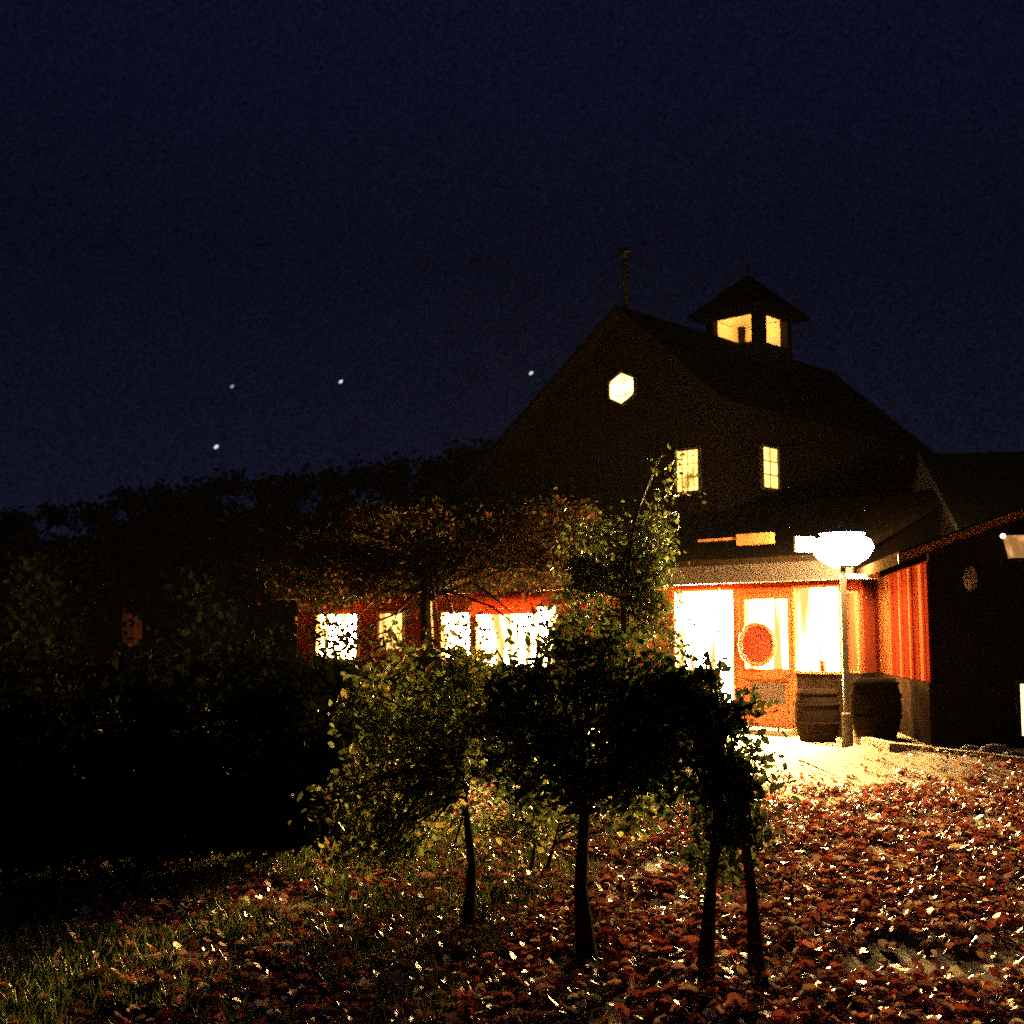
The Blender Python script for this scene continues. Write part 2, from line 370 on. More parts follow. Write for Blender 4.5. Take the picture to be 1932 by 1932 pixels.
rect_window('porch_window', xw0, xs0 - .05, ZS, ZT, 0, 'porch', 3, 1, frm='trim', fr=.05, bar=.03, depth=.13)
rect_window('sidelight', xs0, xs1, .48, ZT, -.02, 'porch', 1, 1, frm='trim', fr=.045)
rect_window('porch_window', xd1 + .09, xw1, ZS, ZT, 0, 'near', 2, 1, frm='trim', fr=.05, bar=.03, depth=.13)
s0, _ = loc_front(1600, 1207); s1, _ = loc_front(1621, 1207)
rect_window('slim_window', s0, s1, ZS, ZT - .1, 0, 'side', 1, 1, frm='trim', fr=.03)
rect_window('left_window', wa0, wa1, 1.15, 2.18, 0, 'left', 2, 2, frm='trim', depth=.14)
rect_window('left_window', wb0, wb1, 1.05, 2.26, 0, 'left', 2, 1, frm='trim', bar=.05, depth=.14)
w = rect_window('left_window', wc0, wc1, 1.15, 2.2, 0, 'left', 2, 2, frm='trim', depth=.14)
w = rect_window('left_window', wd0, wd1, 1.35, 2.2, 0, 'leftdim', 1, 1, frm='trim')
b = MB()
for k in range(5):
    u = wc1 + .12 + (wd0 - wc1 - .2) * k / 5
    b.box(u, u + .11, -.05 - .02 * (k % 2), -.01, 1.0, 2.3)
b.build('shutter', M['curtain'], house)
# red awning over the wide left window
a0, az = loc_front(905, 1152, -.05); a1, at_ = loc_front(1035, 1096, -.05)
b = MB(); b.prism([(a0, -.02, 2.62), (a0, -.38, 2.24), (a0, -.40, 2.26), (a0, -.02, 2.645)], (a1 - a0, 0, 0))
b.box(a0, a1, -.405, -.385, 2.12, 2.24)
b.build('awning', M['awning'], house)
# door
b = MB(); dm = xd0 + .09; dn = xd1 - .09
b.box(xd0, dm, -.09, .0, .06, 2.42); b.box(dn, xd1, -.09, .0, .06, 2.42); b.box(dm, dn, -.088, 0, 2.3, 2.42); b.box(dm, dn, -.088, 0, .06, .35); b.box(dm, dn, -.088, 0, .92, 1.1)
b.box(dm, dn, -.045, -.002, .35, .92)
dr = b.build('door', M['redwood'], house)
p = MB(); p.add([(dm, -.05, 1.1), (dn, -.05, 1.1), (dn, -.05, 2.3), (dm, -.05, 2.3)], [(0, 1, 2, 3)]); p.build('pane', G['door'], dr)
b = MB(); b.box(dm + .08, dn - .1, -.062, -.046, .5, .86); b.build('panel', M['darktrim'], dr)
b = MB(); b.tube([(xd1 - .045, -.10, 1.0), (xd1 - .045, -.15, 1.0), (xd1 - .13, -.155, 1.0)], [.018, .018, .014], 8); b.build('handle', M['metal'], dr)
b = MB(); b.box(xd0 - .08, xd0, -.11, .01, 0, 2.5); b.box(xd1, xd1 + .075, -.11, .01, 0, 2.5); b.box(xd0, xd1, -.108, .01, 2.42, 2.5); b.build('door_frame', M['redwood'], house)
b = MB(); b.box(xd0 - .25, xd1 + .2, -.75, -.12, 0, .1); b.build('doorstep', M['kerb'], house)
# wreath hanging on the door glass
wx, wz = loc_front(1432, 1216, -.1); ww, _ = loc_front(1396, 1216, -.1); _, wh = loc_front(1432, 1172, -.1)
rx = wx - ww; rz = wh - wz
wr = empty('wreath', O + (-DL) * wx + DR * (-.13) + Vector((0, 0, wz)), 'glossy red oval wreath hanging on the glass of the front door', 'wreath', rz=HROT)
b = MB(); n1, n2 = 28, 8
for i in range(n1):
    t = 2 * math.pi * i / n1
    for k in range(n2):
        u = 2 * math.pi * k / n2; rad = .045 + .01 * math.sin(i * 2.7)
        b.v.append((math.cos(t) * (rx - .05 + rad * math.cos(u)), -.03 + rad * math.sin(u) * .8, math.sin(t) * (rz - .05 + rad * math.cos(u))))
for i in range(n1):
    for k in range(n2):
        b.f.append((i*n2+k, i*n2+(k+1)%n2, ((i+1)%n1)*n2+(k+1)%n2, ((i+1)%n1)*n2+k)); b.m.append(0)
b.build('ring', M['ring'], wr, True)
b = MB(); vs = [(0, -.05, 0)]
for j, q in enumerate((.5, .88)):
    for i in range(n1):
        t = 2 * math.pi * i / n1; vs.append((math.cos(t) * rx * q, -.045 if j == 0 else -.02, math.sin(t) * rz * q))
b.add(vs, [(0, 1 + (i + 1) % n1, 1 + i) for i in range(n1)] + [(1 + i, 1 + (i+1) % n1, 1 + n1 + (i+1) % n1, 1 + n1 + i) for i in range(n1)])
b.build('centre', M['disc'], wr, True)
# pots on the outer window sill
def lathe(prof, n=14):
    b = MB()
    for r_, z in prof:
        for k in range(n):
            t = 2 * math.pi * k / n; b.v.append((r_ * math.cos(t), r_ * math.sin(t), z))
    for i in range(len(prof) - 1):
        for k in range(n): b.f.append((i*n+k, i*n+(k+1)%n, (i+1)*n+(k+1)%n, (i+1)*n+k)); b.m.append(0)
    b.f += [tuple(range(n))[::-1], tuple(range((len(prof)-1)*n, len(prof)*n))]; b.m += [0, 0]
    return b
pz = ZS - .02
k1, _ = loc_front(1556, 1207)
pot = lathe([(.055, 0), (.075, .14), (.085, .14), (.085, .18), (.06, .18)]).build('flower_pot', M['clay'], None, True, O - DL * k1 + DR * -.06 + Vector((0, 0, ZS - .001)))
tag(pot, 'small red clay pot on the sill of the porch window right of the door', 'pot')
k1, _ = loc_front(1313, 1207)
pot = lathe([(.05, 0), (.09, .1), (.09, .22), (.04, .34), (.05, .4)]).build('vase', M['pale'], None, True, O - DL * k1 + DR * -.06 + Vector((0, 0, ZS - .001)))
tag(pot, 'pale vase on the sill of the porch window left of the door', 'vase')

# ------------------------------------------------------------------ ANNEX on the right (local x to the right, y away)
N = Vector((xat(1757, 16.0), 16.0, 0)); U = Vector((.1457, .9893, 0)); V = Vector((.9893, -.1457, 0))
annex = empty('annex', N, 'dark low-roofed annex with a red board side wall on the right edge', 'building', rz=math.atan2(V.y, V.x))
AL = 6.0; AW = 7.0; AH = 2.62
b = MB(); b.box(-.02, -.002, -.03, AL, 1.052, AH)
y = -.02; k = 0
while y < AL:
    w_ = random.uniform(.16, .34); b.box(-.034 - .006 * (k % 2), -.018, y, y + w_ - .012, 1.06, AH - .02, 1 if (k % 4 == 2 or 3.2 < y < 4.2) else 0); y += w_; k += 1  # paler colour on every fourth board and in one band
b.build('side_wall', [M['annexred'], M['annexpale']], annex)
b = MB(); b.box(-.06, -.002, -.06, AL, 0, 1.047); b.build('stone_base', M['stone'], annex)
sl = .36
b = MB(); b.prism([(0, 0, 0), (AW, 0, 0), (AW, 0, AH + .1), (AW/2, 0, AH + .1 + sl * AW/2), (0, 0, AH + .1)], (0, .12, 0))
x = .25
while x < AW: b.box(x - .025, x + .025, -.02, .01, .3, AH + .08 + sl * min(x, AW - x)); x += .3
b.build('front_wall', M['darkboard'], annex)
b = MB(); ov = .42
b.prism([(-ov, -.35, AH + .1 - sl*ov), (AW/2, -.35, AH + .1 + sl*AW/2), (AW/2, -.35, AH + .26 + sl*AW/2), (-ov, -.35, AH + .26 - sl*ov)], (0, AL + .5, 0))
b.prism([(AW/2, -.35, AH + .1 + sl*AW/2), (AW+ov, -.35, AH + .1 - sl*ov), (AW+ov, -.35, AH + .26 - sl*ov), (AW/2, -.35, AH + .26 + sl*AW/2)], (0, AL + .5, 0))
arf = b.build('roof', M['rooftan'], annex)
b = MB(); b.prism([(-ov - .02, -.385, AH + .11 - sl*ov), (AW/2, -.385, AH + .13 + sl*AW/2), (AW/2, -.385, AH + .24 + sl*AW/2), (-ov - .02, -.385, AH + .22 - sl*ov)], (0, .032, 0)); b.build('bargeboard', M['trim'], arf)
rz_ = zat(856, 22.6)
w0 = Vector((xat(1748, 22.6), 22.6, 0)) - N; ra, rb = w0.dot(V), w0.dot(U)
b = MB(); b.prism([(ra, rb - 3.4, 3.2), (ra, rb, rz_), (ra, rb + 3.2, 3.2), (ra, rb + 3.2, 3.05), (ra, rb, rz_ - .15), (ra, rb - 3.4, 3.05)], (10, 0, 0)); b.build('rear_roof', M['shingle'], annex)
b = MB(); b.prism([(ra + .3, rb - 3.0, 0), (ra + .3, rb - 3.0, 3.2), (ra + .3, rb, rz_ - .2), (ra + .3, rb + 2.8, 3.2), (ra + .3, rb + 2.8, 0)], (9, 0, 0)); b.build('rear_wall', M['darkboard'], annex)
def loc_ann(px, py):
    w = hit(px, py, N, U); return (w - N).dot(V), w.z
e0, ez1 = loc_ann(1922, 1290); e1, ez0 = loc_ann(1962, 1388)
rect_window('low_window', e0, e1 + .4, ez0, ez1, 0, 'edge', 1, 1, parent=annex, fr=.05)
# wall sconce
sx, sz = loc_ann(1912, 1032)
sc = empty('wall_sconce', N + V * sx + Vector((0, 0, sz)) - U * .02, 'amber wall lantern glowing on the annex front at the right edge', 'lamp', rz=math.atan2(V.y, V.x))
b = MB(); 
def taper(b, z0, h0, z1, h1, cy, mi=0):
    vs = [(-h0, cy-h0, z0), (h0, cy-h0, z0), (h0, cy+h0, z0), (-h0, cy+h0, z0), (-h1, cy-h1, z1), (h1, cy-h1, z1), (h1, cy+h1, z1), (-h1, cy+h1, z1)]
    b.add(vs, [(0,3,2,1),(4,5,6,7),(0,1,5,4),(1,2,6,5),(2,3,7,6),(3,0,4,7)], mi)
taper(b, -.16, .10, .12, .15, -.22); b.build('glass', G['amber'], sc)
b = MB(); taper(b, .122, .17, .2, .05, -.22); b.box(-.05, .05, -.03, .0, -.15, .2); b.tube([(0, -.02, .1), (0, -.1, .26), (0, -.22, .2)], [.012]*3, 6); taper(b, -.19, .08, -.162, .11, -.22); b.build('bracket', M['metal'], sc)
b = lathe([(.005, -.03), (.03, -.015), (.035, .005), (.02, .03), (.005, .036)], 10); b.build('bulb', G['bulb'], sc, True, (-.185, -.24, .12))
# oval plaque on the annex front
ox, oz = loc_ann(1831, 1092)
pl = empty('oval_plaque', N + V * ox + Vector((0, 0, oz)) - U * .02, 'small pale oval plaque on the dark annex wall left of the wall lantern', 'plaque', rz=math.atan2(V.y, V.x))
b = MB(); n1 = 24
vs = [(0, -.05, 0)] + [(.075 * math.cos(2*math.pi*i/n1), -.035, .15 * math.sin(2*math.pi*i/n1)) for i in range(n1)] + [(.09 * math.cos(2*math.pi*i/n1), .02, .17 * math.sin(2*math.pi*i/n1)) for i in range(n1)]
b.add(vs, [(0, 1 + i, 1 + (i+1) % n1) for i in range(n1)] + [(1 + i, 1 + n1 + i, 1 + n1 + (i+1) % n1, 1 + (i+1) % n1) for i in range(n1)])
b.build('face', M['plaque'], pl, True)

# raised bed, kerb and rocks in front of the annex
kp = [(1636, 16.9), (1690, 15.9), (1745, 15.45), (1840, 14.7), (1932, 13.9), (2060, 13.0), (2200, 12.3)]
kw = [Vector((xat(p, d), d, 0)) for p, d in kp]
b = MB(); bed = [(v.x, v.y, .0) for v in kw] + [(14, 12, 0), (14, 16, 0), (6.3, 21.5, 0), (5.6, 20.8, 0)]
b.prism(bed, (0, 0, .24)); o = b.build('planting_bed', M['soil']); o['kind'] = 'structure'
b = MB()
for i in range(len(kw) - 1):
    d = (kw[i+1] - kw[i]).normalized(); nn = Vector((-d.y, d.x, 0)) * -.12
    p0 = kw[i] + nn * 1.05; p1 = kw[i+1] - d * .006 + nn * 1.05; b.prism([p0, p1, p1 - nn * .9 - nn*.1, p0 - nn * .9 - nn*.1], (0, 0, .29 + .006 * (i % 2)))
o = b.build('kerb', M['kerb']); o['kind'] = 'structure'
def bankz(X, Y):
    X = np.asarray(X, float); Y = np.asarray(Y, float)
    yk = np.interp(X, [v.x for v in kw], [v.y for v in kw]) - .12
    t = np.clip(1 - (yk - Y) / 3.0, 0, 1); t = t * t * (3 - 2 * t)
    return np.where(Y <= yk + .2, .235 * t * np.clip((X - 3.7) / 1.3, 0, 1), 0)
bx_ = np.linspace(3.8, 11.5, 40); vs = []; fs = []
for i, x in enumerate(bx_):
    yk = float(np.interp(x, [v.x for v in kw], [v.y for v in kw])) - .10
    for j in range(14):
        y = yk - 3.1 * (1 - j / 13); vs.append((x, y, float(bankz(x, y)) + .010))
for i in range(39):
    for j in range(13): fs.append((i*14+j, (i+1)*14+j, (i+1)*14+j+1, i*14+j+1))
b = MB(); b.add(vs, fs); o = b.build('grass_bank', M['soil'], None, True); o['kind'] = 'structure'
def rock(loc, r, label):
    b = MB(); n1, n2 = 12, 7
    ph = random.random() * 9
    for j in range(n2):
        t = math.pi * j / (n2 - 1)
        for i in range(n1):
            u = 2 * math.pi * i / n1; k = 1 + .18 * math.sin(3 * u + ph + j) + .12 * math.sin(5 * u - j + ph * 2)
            b.v.append((r * k * math.sin(t) * math.cos(u) * 1.4, r * k * math.sin(t) * math.sin(u), r * .75 * math.cos(t) + r * .45))
    for j in range(n2 - 1):
        for i in range(n1): b.f.append((j*n1+i, j*n1+(i+1)%n1, (j+1)*n1+(i+1)%n1, (j+1)*n1+i)); b.m.append(0)
    o = b.build('rock', M['rock'], None, True, loc); tag(o, label, 'rock', 'rocks on the bed by the annex')
for p, d, r_, lb in ((1822, 15.0, .09, 'small grey rock on the bed, nearest the annex corner'), (1868, 14.6, .13, 'largest pale rock on the bed below the oval plaque'), (1900, 14.35, .08, 'small pale rock on the bed beside the lit low window')):
    rock((xat(p, d), d, .235), r_, lb)

def barrel(p, d, label, z0=.245):
    t = empty('barrel', Vector((xat(p, d), d, z0)), label, 'barrel', 'dark barrels beside the entrance')
    lathe([(.27, 0), (.33, .22), (.355, .42), (.33, .64), (.28, .82), (.255, .82), (.255, .77), (.02, .77)], 20).build('staves', M['barrel'], t, True)
    for z, r_ in ((.1, .302), (.27, .345), (.56, .350), (.73, .312)):
        lathe([(r_, z), (r_ + .012, z), (r_ + .012, z + .045), (r_, z + .045)], 20).build('hoop', M['barrel'], t, True)
barrel(1648, 17.4, 'dark wooden barrel against the red annex wall, right of the lamp post')
barrel(1538, 19.7, 'dark wooden barrel below the porch window between the door and the lamp post', .004)

# ------------------------------------------------------------------ lamp post
LD = 18.6
LP = Vector((xat(1594, LD), LD, 0)); lz = zat(1036, LD)
lamp = empty('lamp_post', LP, 'white post lantern blazing in front of the porch corner', 'street lamp', rz=.35)
b = MB(); b.tube([(0, 0, 0), (0, 0, .5), (0, 0, .52), (0, 0, lz - .28)], [.085, .075, .05, .045], 14); b.build('post', M['post'], lamp)
b = MB(); b.box(-.05, .62, -.03, .03, lz - .44, lz - .38); b.box(.5, .62, -.05, .05, lz - .379, lz - .30); b.build('crossbar', M['whitemetal'], lamp)
b = lathe([(.10, lz - .25), (.22, lz - .23), (.38, lz - .13), (.47, lz + .02), (.42, lz + .13), (.27, lz + .2)], 16); b.build('glass', G['lantern'], lamp, True)  # globe made oversized so its white shape includes the lamp's flare
b = MB(); b.box(-.84, -.50, -.02, .02, lz - .06, lz + .17); b.box(-.50, -.43, -.012, .012, lz + .02, lz + .06); b.build('side_panel', M['whitemetal'], lamp)
b = MB(); taper(b, lz - .285, .12, lz - .252, .16, 0)
b.build('frame', M['metal'], lamp)
b = lathe([(.30, lz + .201), (.34, lz + .23), (.2, lz + .31), (.06, lz + .34)], 16); b.tube([(0, 0, lz + .3), (0, 0, lz + .36), (0, 0, lz + .42)], [.05, .06, .01], 10); b.build('cap', M['whitemetal'], lamp)

# ------------------------------------------------------------------ foliage
def leaf_mesh(name, P, Nn, size, cols, m, parent=None, asp=.5, kind=None, curl=.15):
    """many folded leaf faces; P (n,3) centres, Nn (n,3) normals"""
    n = len(P)
    Nn = Nn / (np.linalg.norm(Nn, axis=1, keepdims=True) + 1e-9)
    rv = RNG.normal(size=(n, 3)); T = np.cross(Nn, rv); T /= (np.linalg.norm(T, axis=1, keepdims=True) + 1e-9); B = np.cross(Nn, T)
    s = (size * (RNG.uniform(.6, 1.35, n) if name != 'fallen_leaves' else RNG.lognormal(-.12, .38, n).clip(.35, 1.9)))[:, None] / 2
    a = asp * RNG.uniform(.8, 1.2, n)[:, None]
    c = curl * RNG.uniform(-1, 1.6, n)[:, None]
    tip = P + T * s; base = P - T * s
    l1 = P + B * s * a + T * s * .25 + Nn * s * c; l2 = P + B * s * a * .85 - T * s * .45 + Nn * s * c
    r1 = P - B * s * a + T * s * .25 + Nn * s * c; r2 = P - B * s * a * .85 - T * s * .45 + Nn * s * c
    vs = np.stack([base, l2, l1, tip, r1, r2], 1).reshape(-1, 3)
    idx = np.arange(n)[:, None] * 6
    fs = np.concatenate([idx + np.array([0, 3, 2, 1]), idx + np.array([0, 5, 4, 3])], 1).reshape(-1, 4)
    me = bpy.data.meshes.new(name)
    me.vertices.add(len(vs)); me.vertices.foreach_set('co', vs.ravel().astype(np.float32))
    me.loops.add(fs.size); me.loops.foreach_set('vertex_index', fs.ravel().astype(np.int32))
    me.polygons.add(len(fs)); me.polygons.foreach_set('loop_start', np.arange(0, fs.size, 4).astype(np.int32)); me.polygons.foreach_set('loop_total', np.full(len(fs), 4, np.int32))
    me.update(); me.validate()
    at_ = me.attributes.new('Col', 'FLOAT_COLOR', 'POINT')
    c4 = np.ones((n, 6, 4), np.float32); c4[:, :, :3] = cols[:, None, :]
    at_.data.foreach_set('color', c4.ravel())
    me.materials.append(m)
    o = bpy.data.objects.new(name, me); COL.objects.link(o)
    if parent is not None: o.parent = parent
    if kind: o['kind'] = kind
    return o
def palette(n, cols, jit=.3):
    c = np.array(cols)[RNG.integers(0, len(cols), n)]; return np.clip(c * RNG.uniform(1 - jit, 1 + jit, (n, 1)), 0.004, .9)
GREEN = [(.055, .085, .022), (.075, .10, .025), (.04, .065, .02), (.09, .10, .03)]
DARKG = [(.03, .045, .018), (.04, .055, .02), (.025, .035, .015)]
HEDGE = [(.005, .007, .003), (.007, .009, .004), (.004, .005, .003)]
BRIGHT = [(.16, .20, .05), (.22, .24, .06), (.12, .17, .05), (.26, .20, .06), (.08, .11, .03)]  # leaf colours raised to make these crowns look lit
AUT = [(.014, .014, .005), (.024, .012, .006), (.034, .012, .006), (.012, .014, .005)]

def crown_pts(n, c, r, clumps, cr, low=.0):
    c = np.array(c); r = np.array(r)
    d = RNG.normal(size=(clumps, 3)); d /= np.linalg.norm(d, axis=1, keepdims=True)
    q = c + d * r * (RNG.uniform(.25, 1, (clumps, 1)) ** .6)
    k = RNG.integers(0, clumps, n)
    cs = cr * RNG.uniform(.6, 1.3, clumps)
    P = q[k] + RNG.normal(size=(n, 3)) * cs[k][:, None] * np.array([1, 1, .75]) * .55
    return P, q
def tree(name, base, label, cat, stems, crown, leaves, size, cols, trunk_r, group=None, clumps=40, cr=.2, limb=10, asp=.5, lm='leaf'):
    """stems: list of lists of local points; crown: list of (centre, radii) local"""
    t = empty(name, base, label, cat, group)
    Ps = []
    for it in crown:
        c, r_ = it[:2]; n = int(leaves * (it[2] if len(it) > 2 else 1 / len(crown))); P, q = crown_pts(n, c, r_, clumps, cr); Ps.append(P[P[:, 2] > .12])
        b = MB()
        st = min(stems, key=lambda s: (Vector(s[-1]) - Vector(c)).length)
        for k in range(limb if not (len(it) > 2 and it[2] < .06) else 2):
            e_ = Vector(q[k % len(q)]); e_ = e_ + (e_ - Vector(c)) * random.uniform(0, .45); s_ = Vector(st[-2]).lerp(Vector(st[-1]), random.random())
            mid = s_.lerp(e_, .5) + Vector((random.uniform(-1, 1), random.uniform(-1, 1), random.uniform(0, 1))) * (.08 * (e_ - s_).length)
            lr = min(trunk_r, .07); b.tube([s_, mid, e_], [lr * .38, lr * .25, lr * .1], 5, cap=False)
        b.build('limbs', M['bark'], t)
    P = np.concatenate(Ps)
    nn = RNG.normal(size=P.shape) + np.array([0, 0, .5])
    leaf_mesh('crown', P, nn, size, palette(len(P), cols, .5), M[lm], t, asp)
    b = MB()
    for s in stems:
        m = len(s); rad = [trunk_r * (1.35 if i == 0 else 1 - .55 * i / (m - 1)) for i in range(m)]; b.tube(s, rad, 8)
    b.build('trunk', M['bark'], t)
    return t
def gx(p, d): return Vector((xat(p, d), d, 0))
def C(base, p, y, d): # local crown centre from picture place and depth
    w = at(p, y, d); return tuple(w - base)
def rr_(w, h, d, dep=None): return (w * d / F / 2, (dep if dep else w * d / F / 2), h * d / F / 2)

g = 'small trees on thin stems in front of the house'
B1 = gx(885, 7.0)
tree('small_tree', B1, 'leftmost small tree on a single thin stem, its green leaves coloured bright as if lit', 'small tree', [[(0, 0, 0), (.02, .02, .35), (-.02, 0, .7), (-.05, .02, 1.15)]],
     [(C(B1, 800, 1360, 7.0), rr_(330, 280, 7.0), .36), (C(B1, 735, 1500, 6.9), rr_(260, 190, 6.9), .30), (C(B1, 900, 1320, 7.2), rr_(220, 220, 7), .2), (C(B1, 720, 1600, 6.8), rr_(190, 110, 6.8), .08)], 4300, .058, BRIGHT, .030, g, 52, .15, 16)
B2 = gx(1104, 6.4)
tree('small_tree', B2, 'middle small tree on a bare slightly bent stem under the hidden windows', 'small tree', [[(.0, 0, 0), (-.03, .02, .35), (-.01, 0, .7), (-.07, .02, 1.2)]],
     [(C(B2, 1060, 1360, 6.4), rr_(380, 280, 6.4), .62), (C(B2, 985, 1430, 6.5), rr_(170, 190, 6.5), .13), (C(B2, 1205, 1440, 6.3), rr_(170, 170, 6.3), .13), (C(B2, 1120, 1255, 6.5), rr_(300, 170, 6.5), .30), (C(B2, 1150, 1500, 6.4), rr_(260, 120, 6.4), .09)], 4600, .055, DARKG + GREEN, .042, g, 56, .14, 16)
B3 = gx(1392, 6.1)
tree('small_tree', B3, 'rightmost small tree with twin leaning stems and a crown cutting into the bright forecourt', 'small tree', [[(.06, 0, 0), (.05, .02, .35), (.01, 0, .7), (-.05, .02, 1.1)], [(-.18, .05, 0), (-.15, .02, .4), (-.11, 0, .8), (-.08, .02, 1.2)]],
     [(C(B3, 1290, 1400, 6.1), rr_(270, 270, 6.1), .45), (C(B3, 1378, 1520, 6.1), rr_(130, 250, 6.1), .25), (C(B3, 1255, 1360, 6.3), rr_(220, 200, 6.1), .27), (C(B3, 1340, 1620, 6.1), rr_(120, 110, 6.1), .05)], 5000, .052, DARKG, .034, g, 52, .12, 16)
B6 = gx(1000, 8.6)
tree('shrub', B6, 'low sparse yellow-green shrub among the fallen leaves between the thin stems', 'shrub', [[(0, 0, 0), (.03, 0, .2), (0, .02, .4)], [(.1, 0, 0), (.16, 0, .2), (.2, .02, .35)]],
     [(C(B6, 990, 1530, 8.6), rr_(200, 130, 8.6), .6), (C(B6, 1200, 1530, 8.8), rr_(130, 90, 8.8), .25), (C(B6, 880, 1560, 8.6), rr_(120, 90, 8.6), .15)], 950, .06, BRIGHT, .014, None, 30, .12, 12)

B4 = gx(1180, 15.0)
tree('tree', B4, 'slender green tree left of the porch windows, lit along its right edge', 'tree', [[(0, 0, 0), (.03, 0, .8), (-.03, 0, 1.7), (.02, 0, 2.7)]],
     [(C(B4, 1165, 1110, 15), rr_(180, 290, 15), .4), (C(B4, 1232, 1070, 15.4), rr_(110, 250, 15), .25), (C(B4, 1120, 1060, 14.6), rr_(120, 160, 15), .2), (C(B4, 1268, 905, 15.2), rr_(60, 110, 15), .014), (C(B4, 1250, 1190, 15.4), rr_(90, 150, 15), .04)], 6500, .075, [(.018, .028, .009), (.028, .036, .010), (.012, .018, .007), (.045, .05, .014)], .07, None, 46, .22)
B5 = gx(803, 18.5)
tree('tree', B5, 'dark-trunked tree spreading red and green leaves above the left windows', 'tree', [[(0, 0, 0), (.05, 0, 1.0), (0, .05, 2.1), (.05, 0, 3.0)]],
     [(C(B5, 960, 1040, 18.5), rr_(280, 140, 18.5), .24), (C(B5, 640, 1080, 18.5), rr_(280, 130, 18.5), .24), (C(B5, 800, 1020, 18.5), rr_(340, 180, 18.5), .28), (C(B5, 1060, 1020, 18.5), rr_(170, 160, 18.5), .12),
      (C(B5, 660, 1210, 18), rr_(130, 80, 18), .03), (C(B5, 610, 1180, 18), rr_(60, 100, 18), .016), (C(B5, 868, 1190, 18), rr_(100, 120, 18), .022), (C(B5, 1045, 1180, 18), rr_(90, 160, 18), .04), (C(B5, 740, 1215, 18), rr_(60, 90, 18), .018)], 13000, .085, AUT, .14, None, 60, .30, 14, .5, 'hedge')

# dark shrubs before the left windows
g2 = 'shrubs below the left windows'
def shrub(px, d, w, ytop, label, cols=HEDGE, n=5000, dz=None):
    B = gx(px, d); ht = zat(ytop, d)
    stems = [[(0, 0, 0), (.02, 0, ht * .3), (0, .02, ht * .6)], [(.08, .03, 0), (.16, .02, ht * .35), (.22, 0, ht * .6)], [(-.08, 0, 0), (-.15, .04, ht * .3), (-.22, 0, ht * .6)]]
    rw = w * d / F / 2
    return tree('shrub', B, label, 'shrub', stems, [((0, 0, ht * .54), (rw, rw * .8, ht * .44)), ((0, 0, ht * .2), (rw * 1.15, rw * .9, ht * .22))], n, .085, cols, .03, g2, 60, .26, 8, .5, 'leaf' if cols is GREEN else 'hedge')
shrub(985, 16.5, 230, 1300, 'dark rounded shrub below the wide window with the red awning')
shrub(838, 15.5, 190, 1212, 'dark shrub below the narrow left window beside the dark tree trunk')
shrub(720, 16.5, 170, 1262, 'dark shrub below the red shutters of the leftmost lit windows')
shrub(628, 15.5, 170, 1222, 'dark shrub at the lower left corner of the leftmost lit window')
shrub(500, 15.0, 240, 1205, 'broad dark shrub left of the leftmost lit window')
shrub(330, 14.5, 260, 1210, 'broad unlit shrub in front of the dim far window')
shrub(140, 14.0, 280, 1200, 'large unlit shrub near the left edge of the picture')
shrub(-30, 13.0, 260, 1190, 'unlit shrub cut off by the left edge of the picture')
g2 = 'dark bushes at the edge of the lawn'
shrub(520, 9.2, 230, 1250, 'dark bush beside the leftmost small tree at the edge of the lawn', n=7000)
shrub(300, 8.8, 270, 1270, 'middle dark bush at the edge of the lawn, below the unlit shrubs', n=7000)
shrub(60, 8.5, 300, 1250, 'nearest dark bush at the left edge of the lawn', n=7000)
g2 = None
shrub(1310, 17.6, 80, 1278, 'small leafy shrub lit yellow below the porch window left of the door', GREEN, 2600)

# shed with a dim window far to the left
SH = Vector((xat(250, 35), 35, 0))
shed = empty('shed', SH, 'barely visible red shed with a dim window behind the left shrubs', 'shed', rz=.4)
b = MB(); b.prism([(-2, 0, 0), (2, 0, 0), (2, 0, 2.5), (0, 0, 3.4), (-2, 0, 2.5)], (0, 3, 0)); b.build('wall', M['shedred'], shed)
b = MB(); b.prism([(-2.3, -.3, 2.4), (0, -.3, 3.45), (0, -.3, 3.56), (-2.3, -.3, 2.51)], (0, 3.6, 0)); b.prism([(0, -.3, 3.45), (2.3, -.3, 2.4), (2.3, -.3, 2.51), (0, -.3, 3.56)], (0, 3.6, 0)); b.build('roof', M['shedred'], shed)
rect_window('window', -.3, .25, 1.45, 2.45, 0, 'dim', 2, 1, parent=shed)

# ------------------------------------------------------------------ woodland skyline
def wood(name, lst, cols):
    Ps = []; tb = MB()
    for px, ytop, d, w in lst:
        h = zat(ytop, d); x = xat(px, d); r_ = w * d / F / 2
        P, q = crown_pts(5000, (x, d, h * .58), (r_, r_, h * .42), 30, r_ * .45); Ps.append(P)
        Ps.append(np.stack([x + RNG.normal(size=260) * r_ * .25, d + RNG.normal(size=260) * r_ * .25, h * (1 + RNG.normal(size=260) * .035)], 1))
        tb.tube([(x, d, 0), (x + .1, d, h * .4), (x, d, h * .85)], [.22, .16, .05], 7, 0)
    P = np.concatenate(Ps); P = P[P[:, 2] > .3]
    o = leaf_mesh(name, P, RNG.normal(size=P.shape), .24, palette(len(P), cols), M['hedge'], None, .55)
    tag(o, 'black skyline of distant trees behind the house', 'trees', kind='stuff')
    t = tb.build('wood_trunks', M['bark'], o)
    return o
lst = [(x_, y_ + random.uniform(-6, 10), 40 + random.uniform(0, 8), random.uniform(110, 170)) for x_, y_ in
       ((-60, 985), (20, 985), (95, 978), (165, 970), (235, 950), (300, 938), (370, 925), (430, 920), (500, 922), (560, 912), (625, 908), (690, 902), (750, 893), (810, 882), (865, 872), (915, 862), (960, 870))]
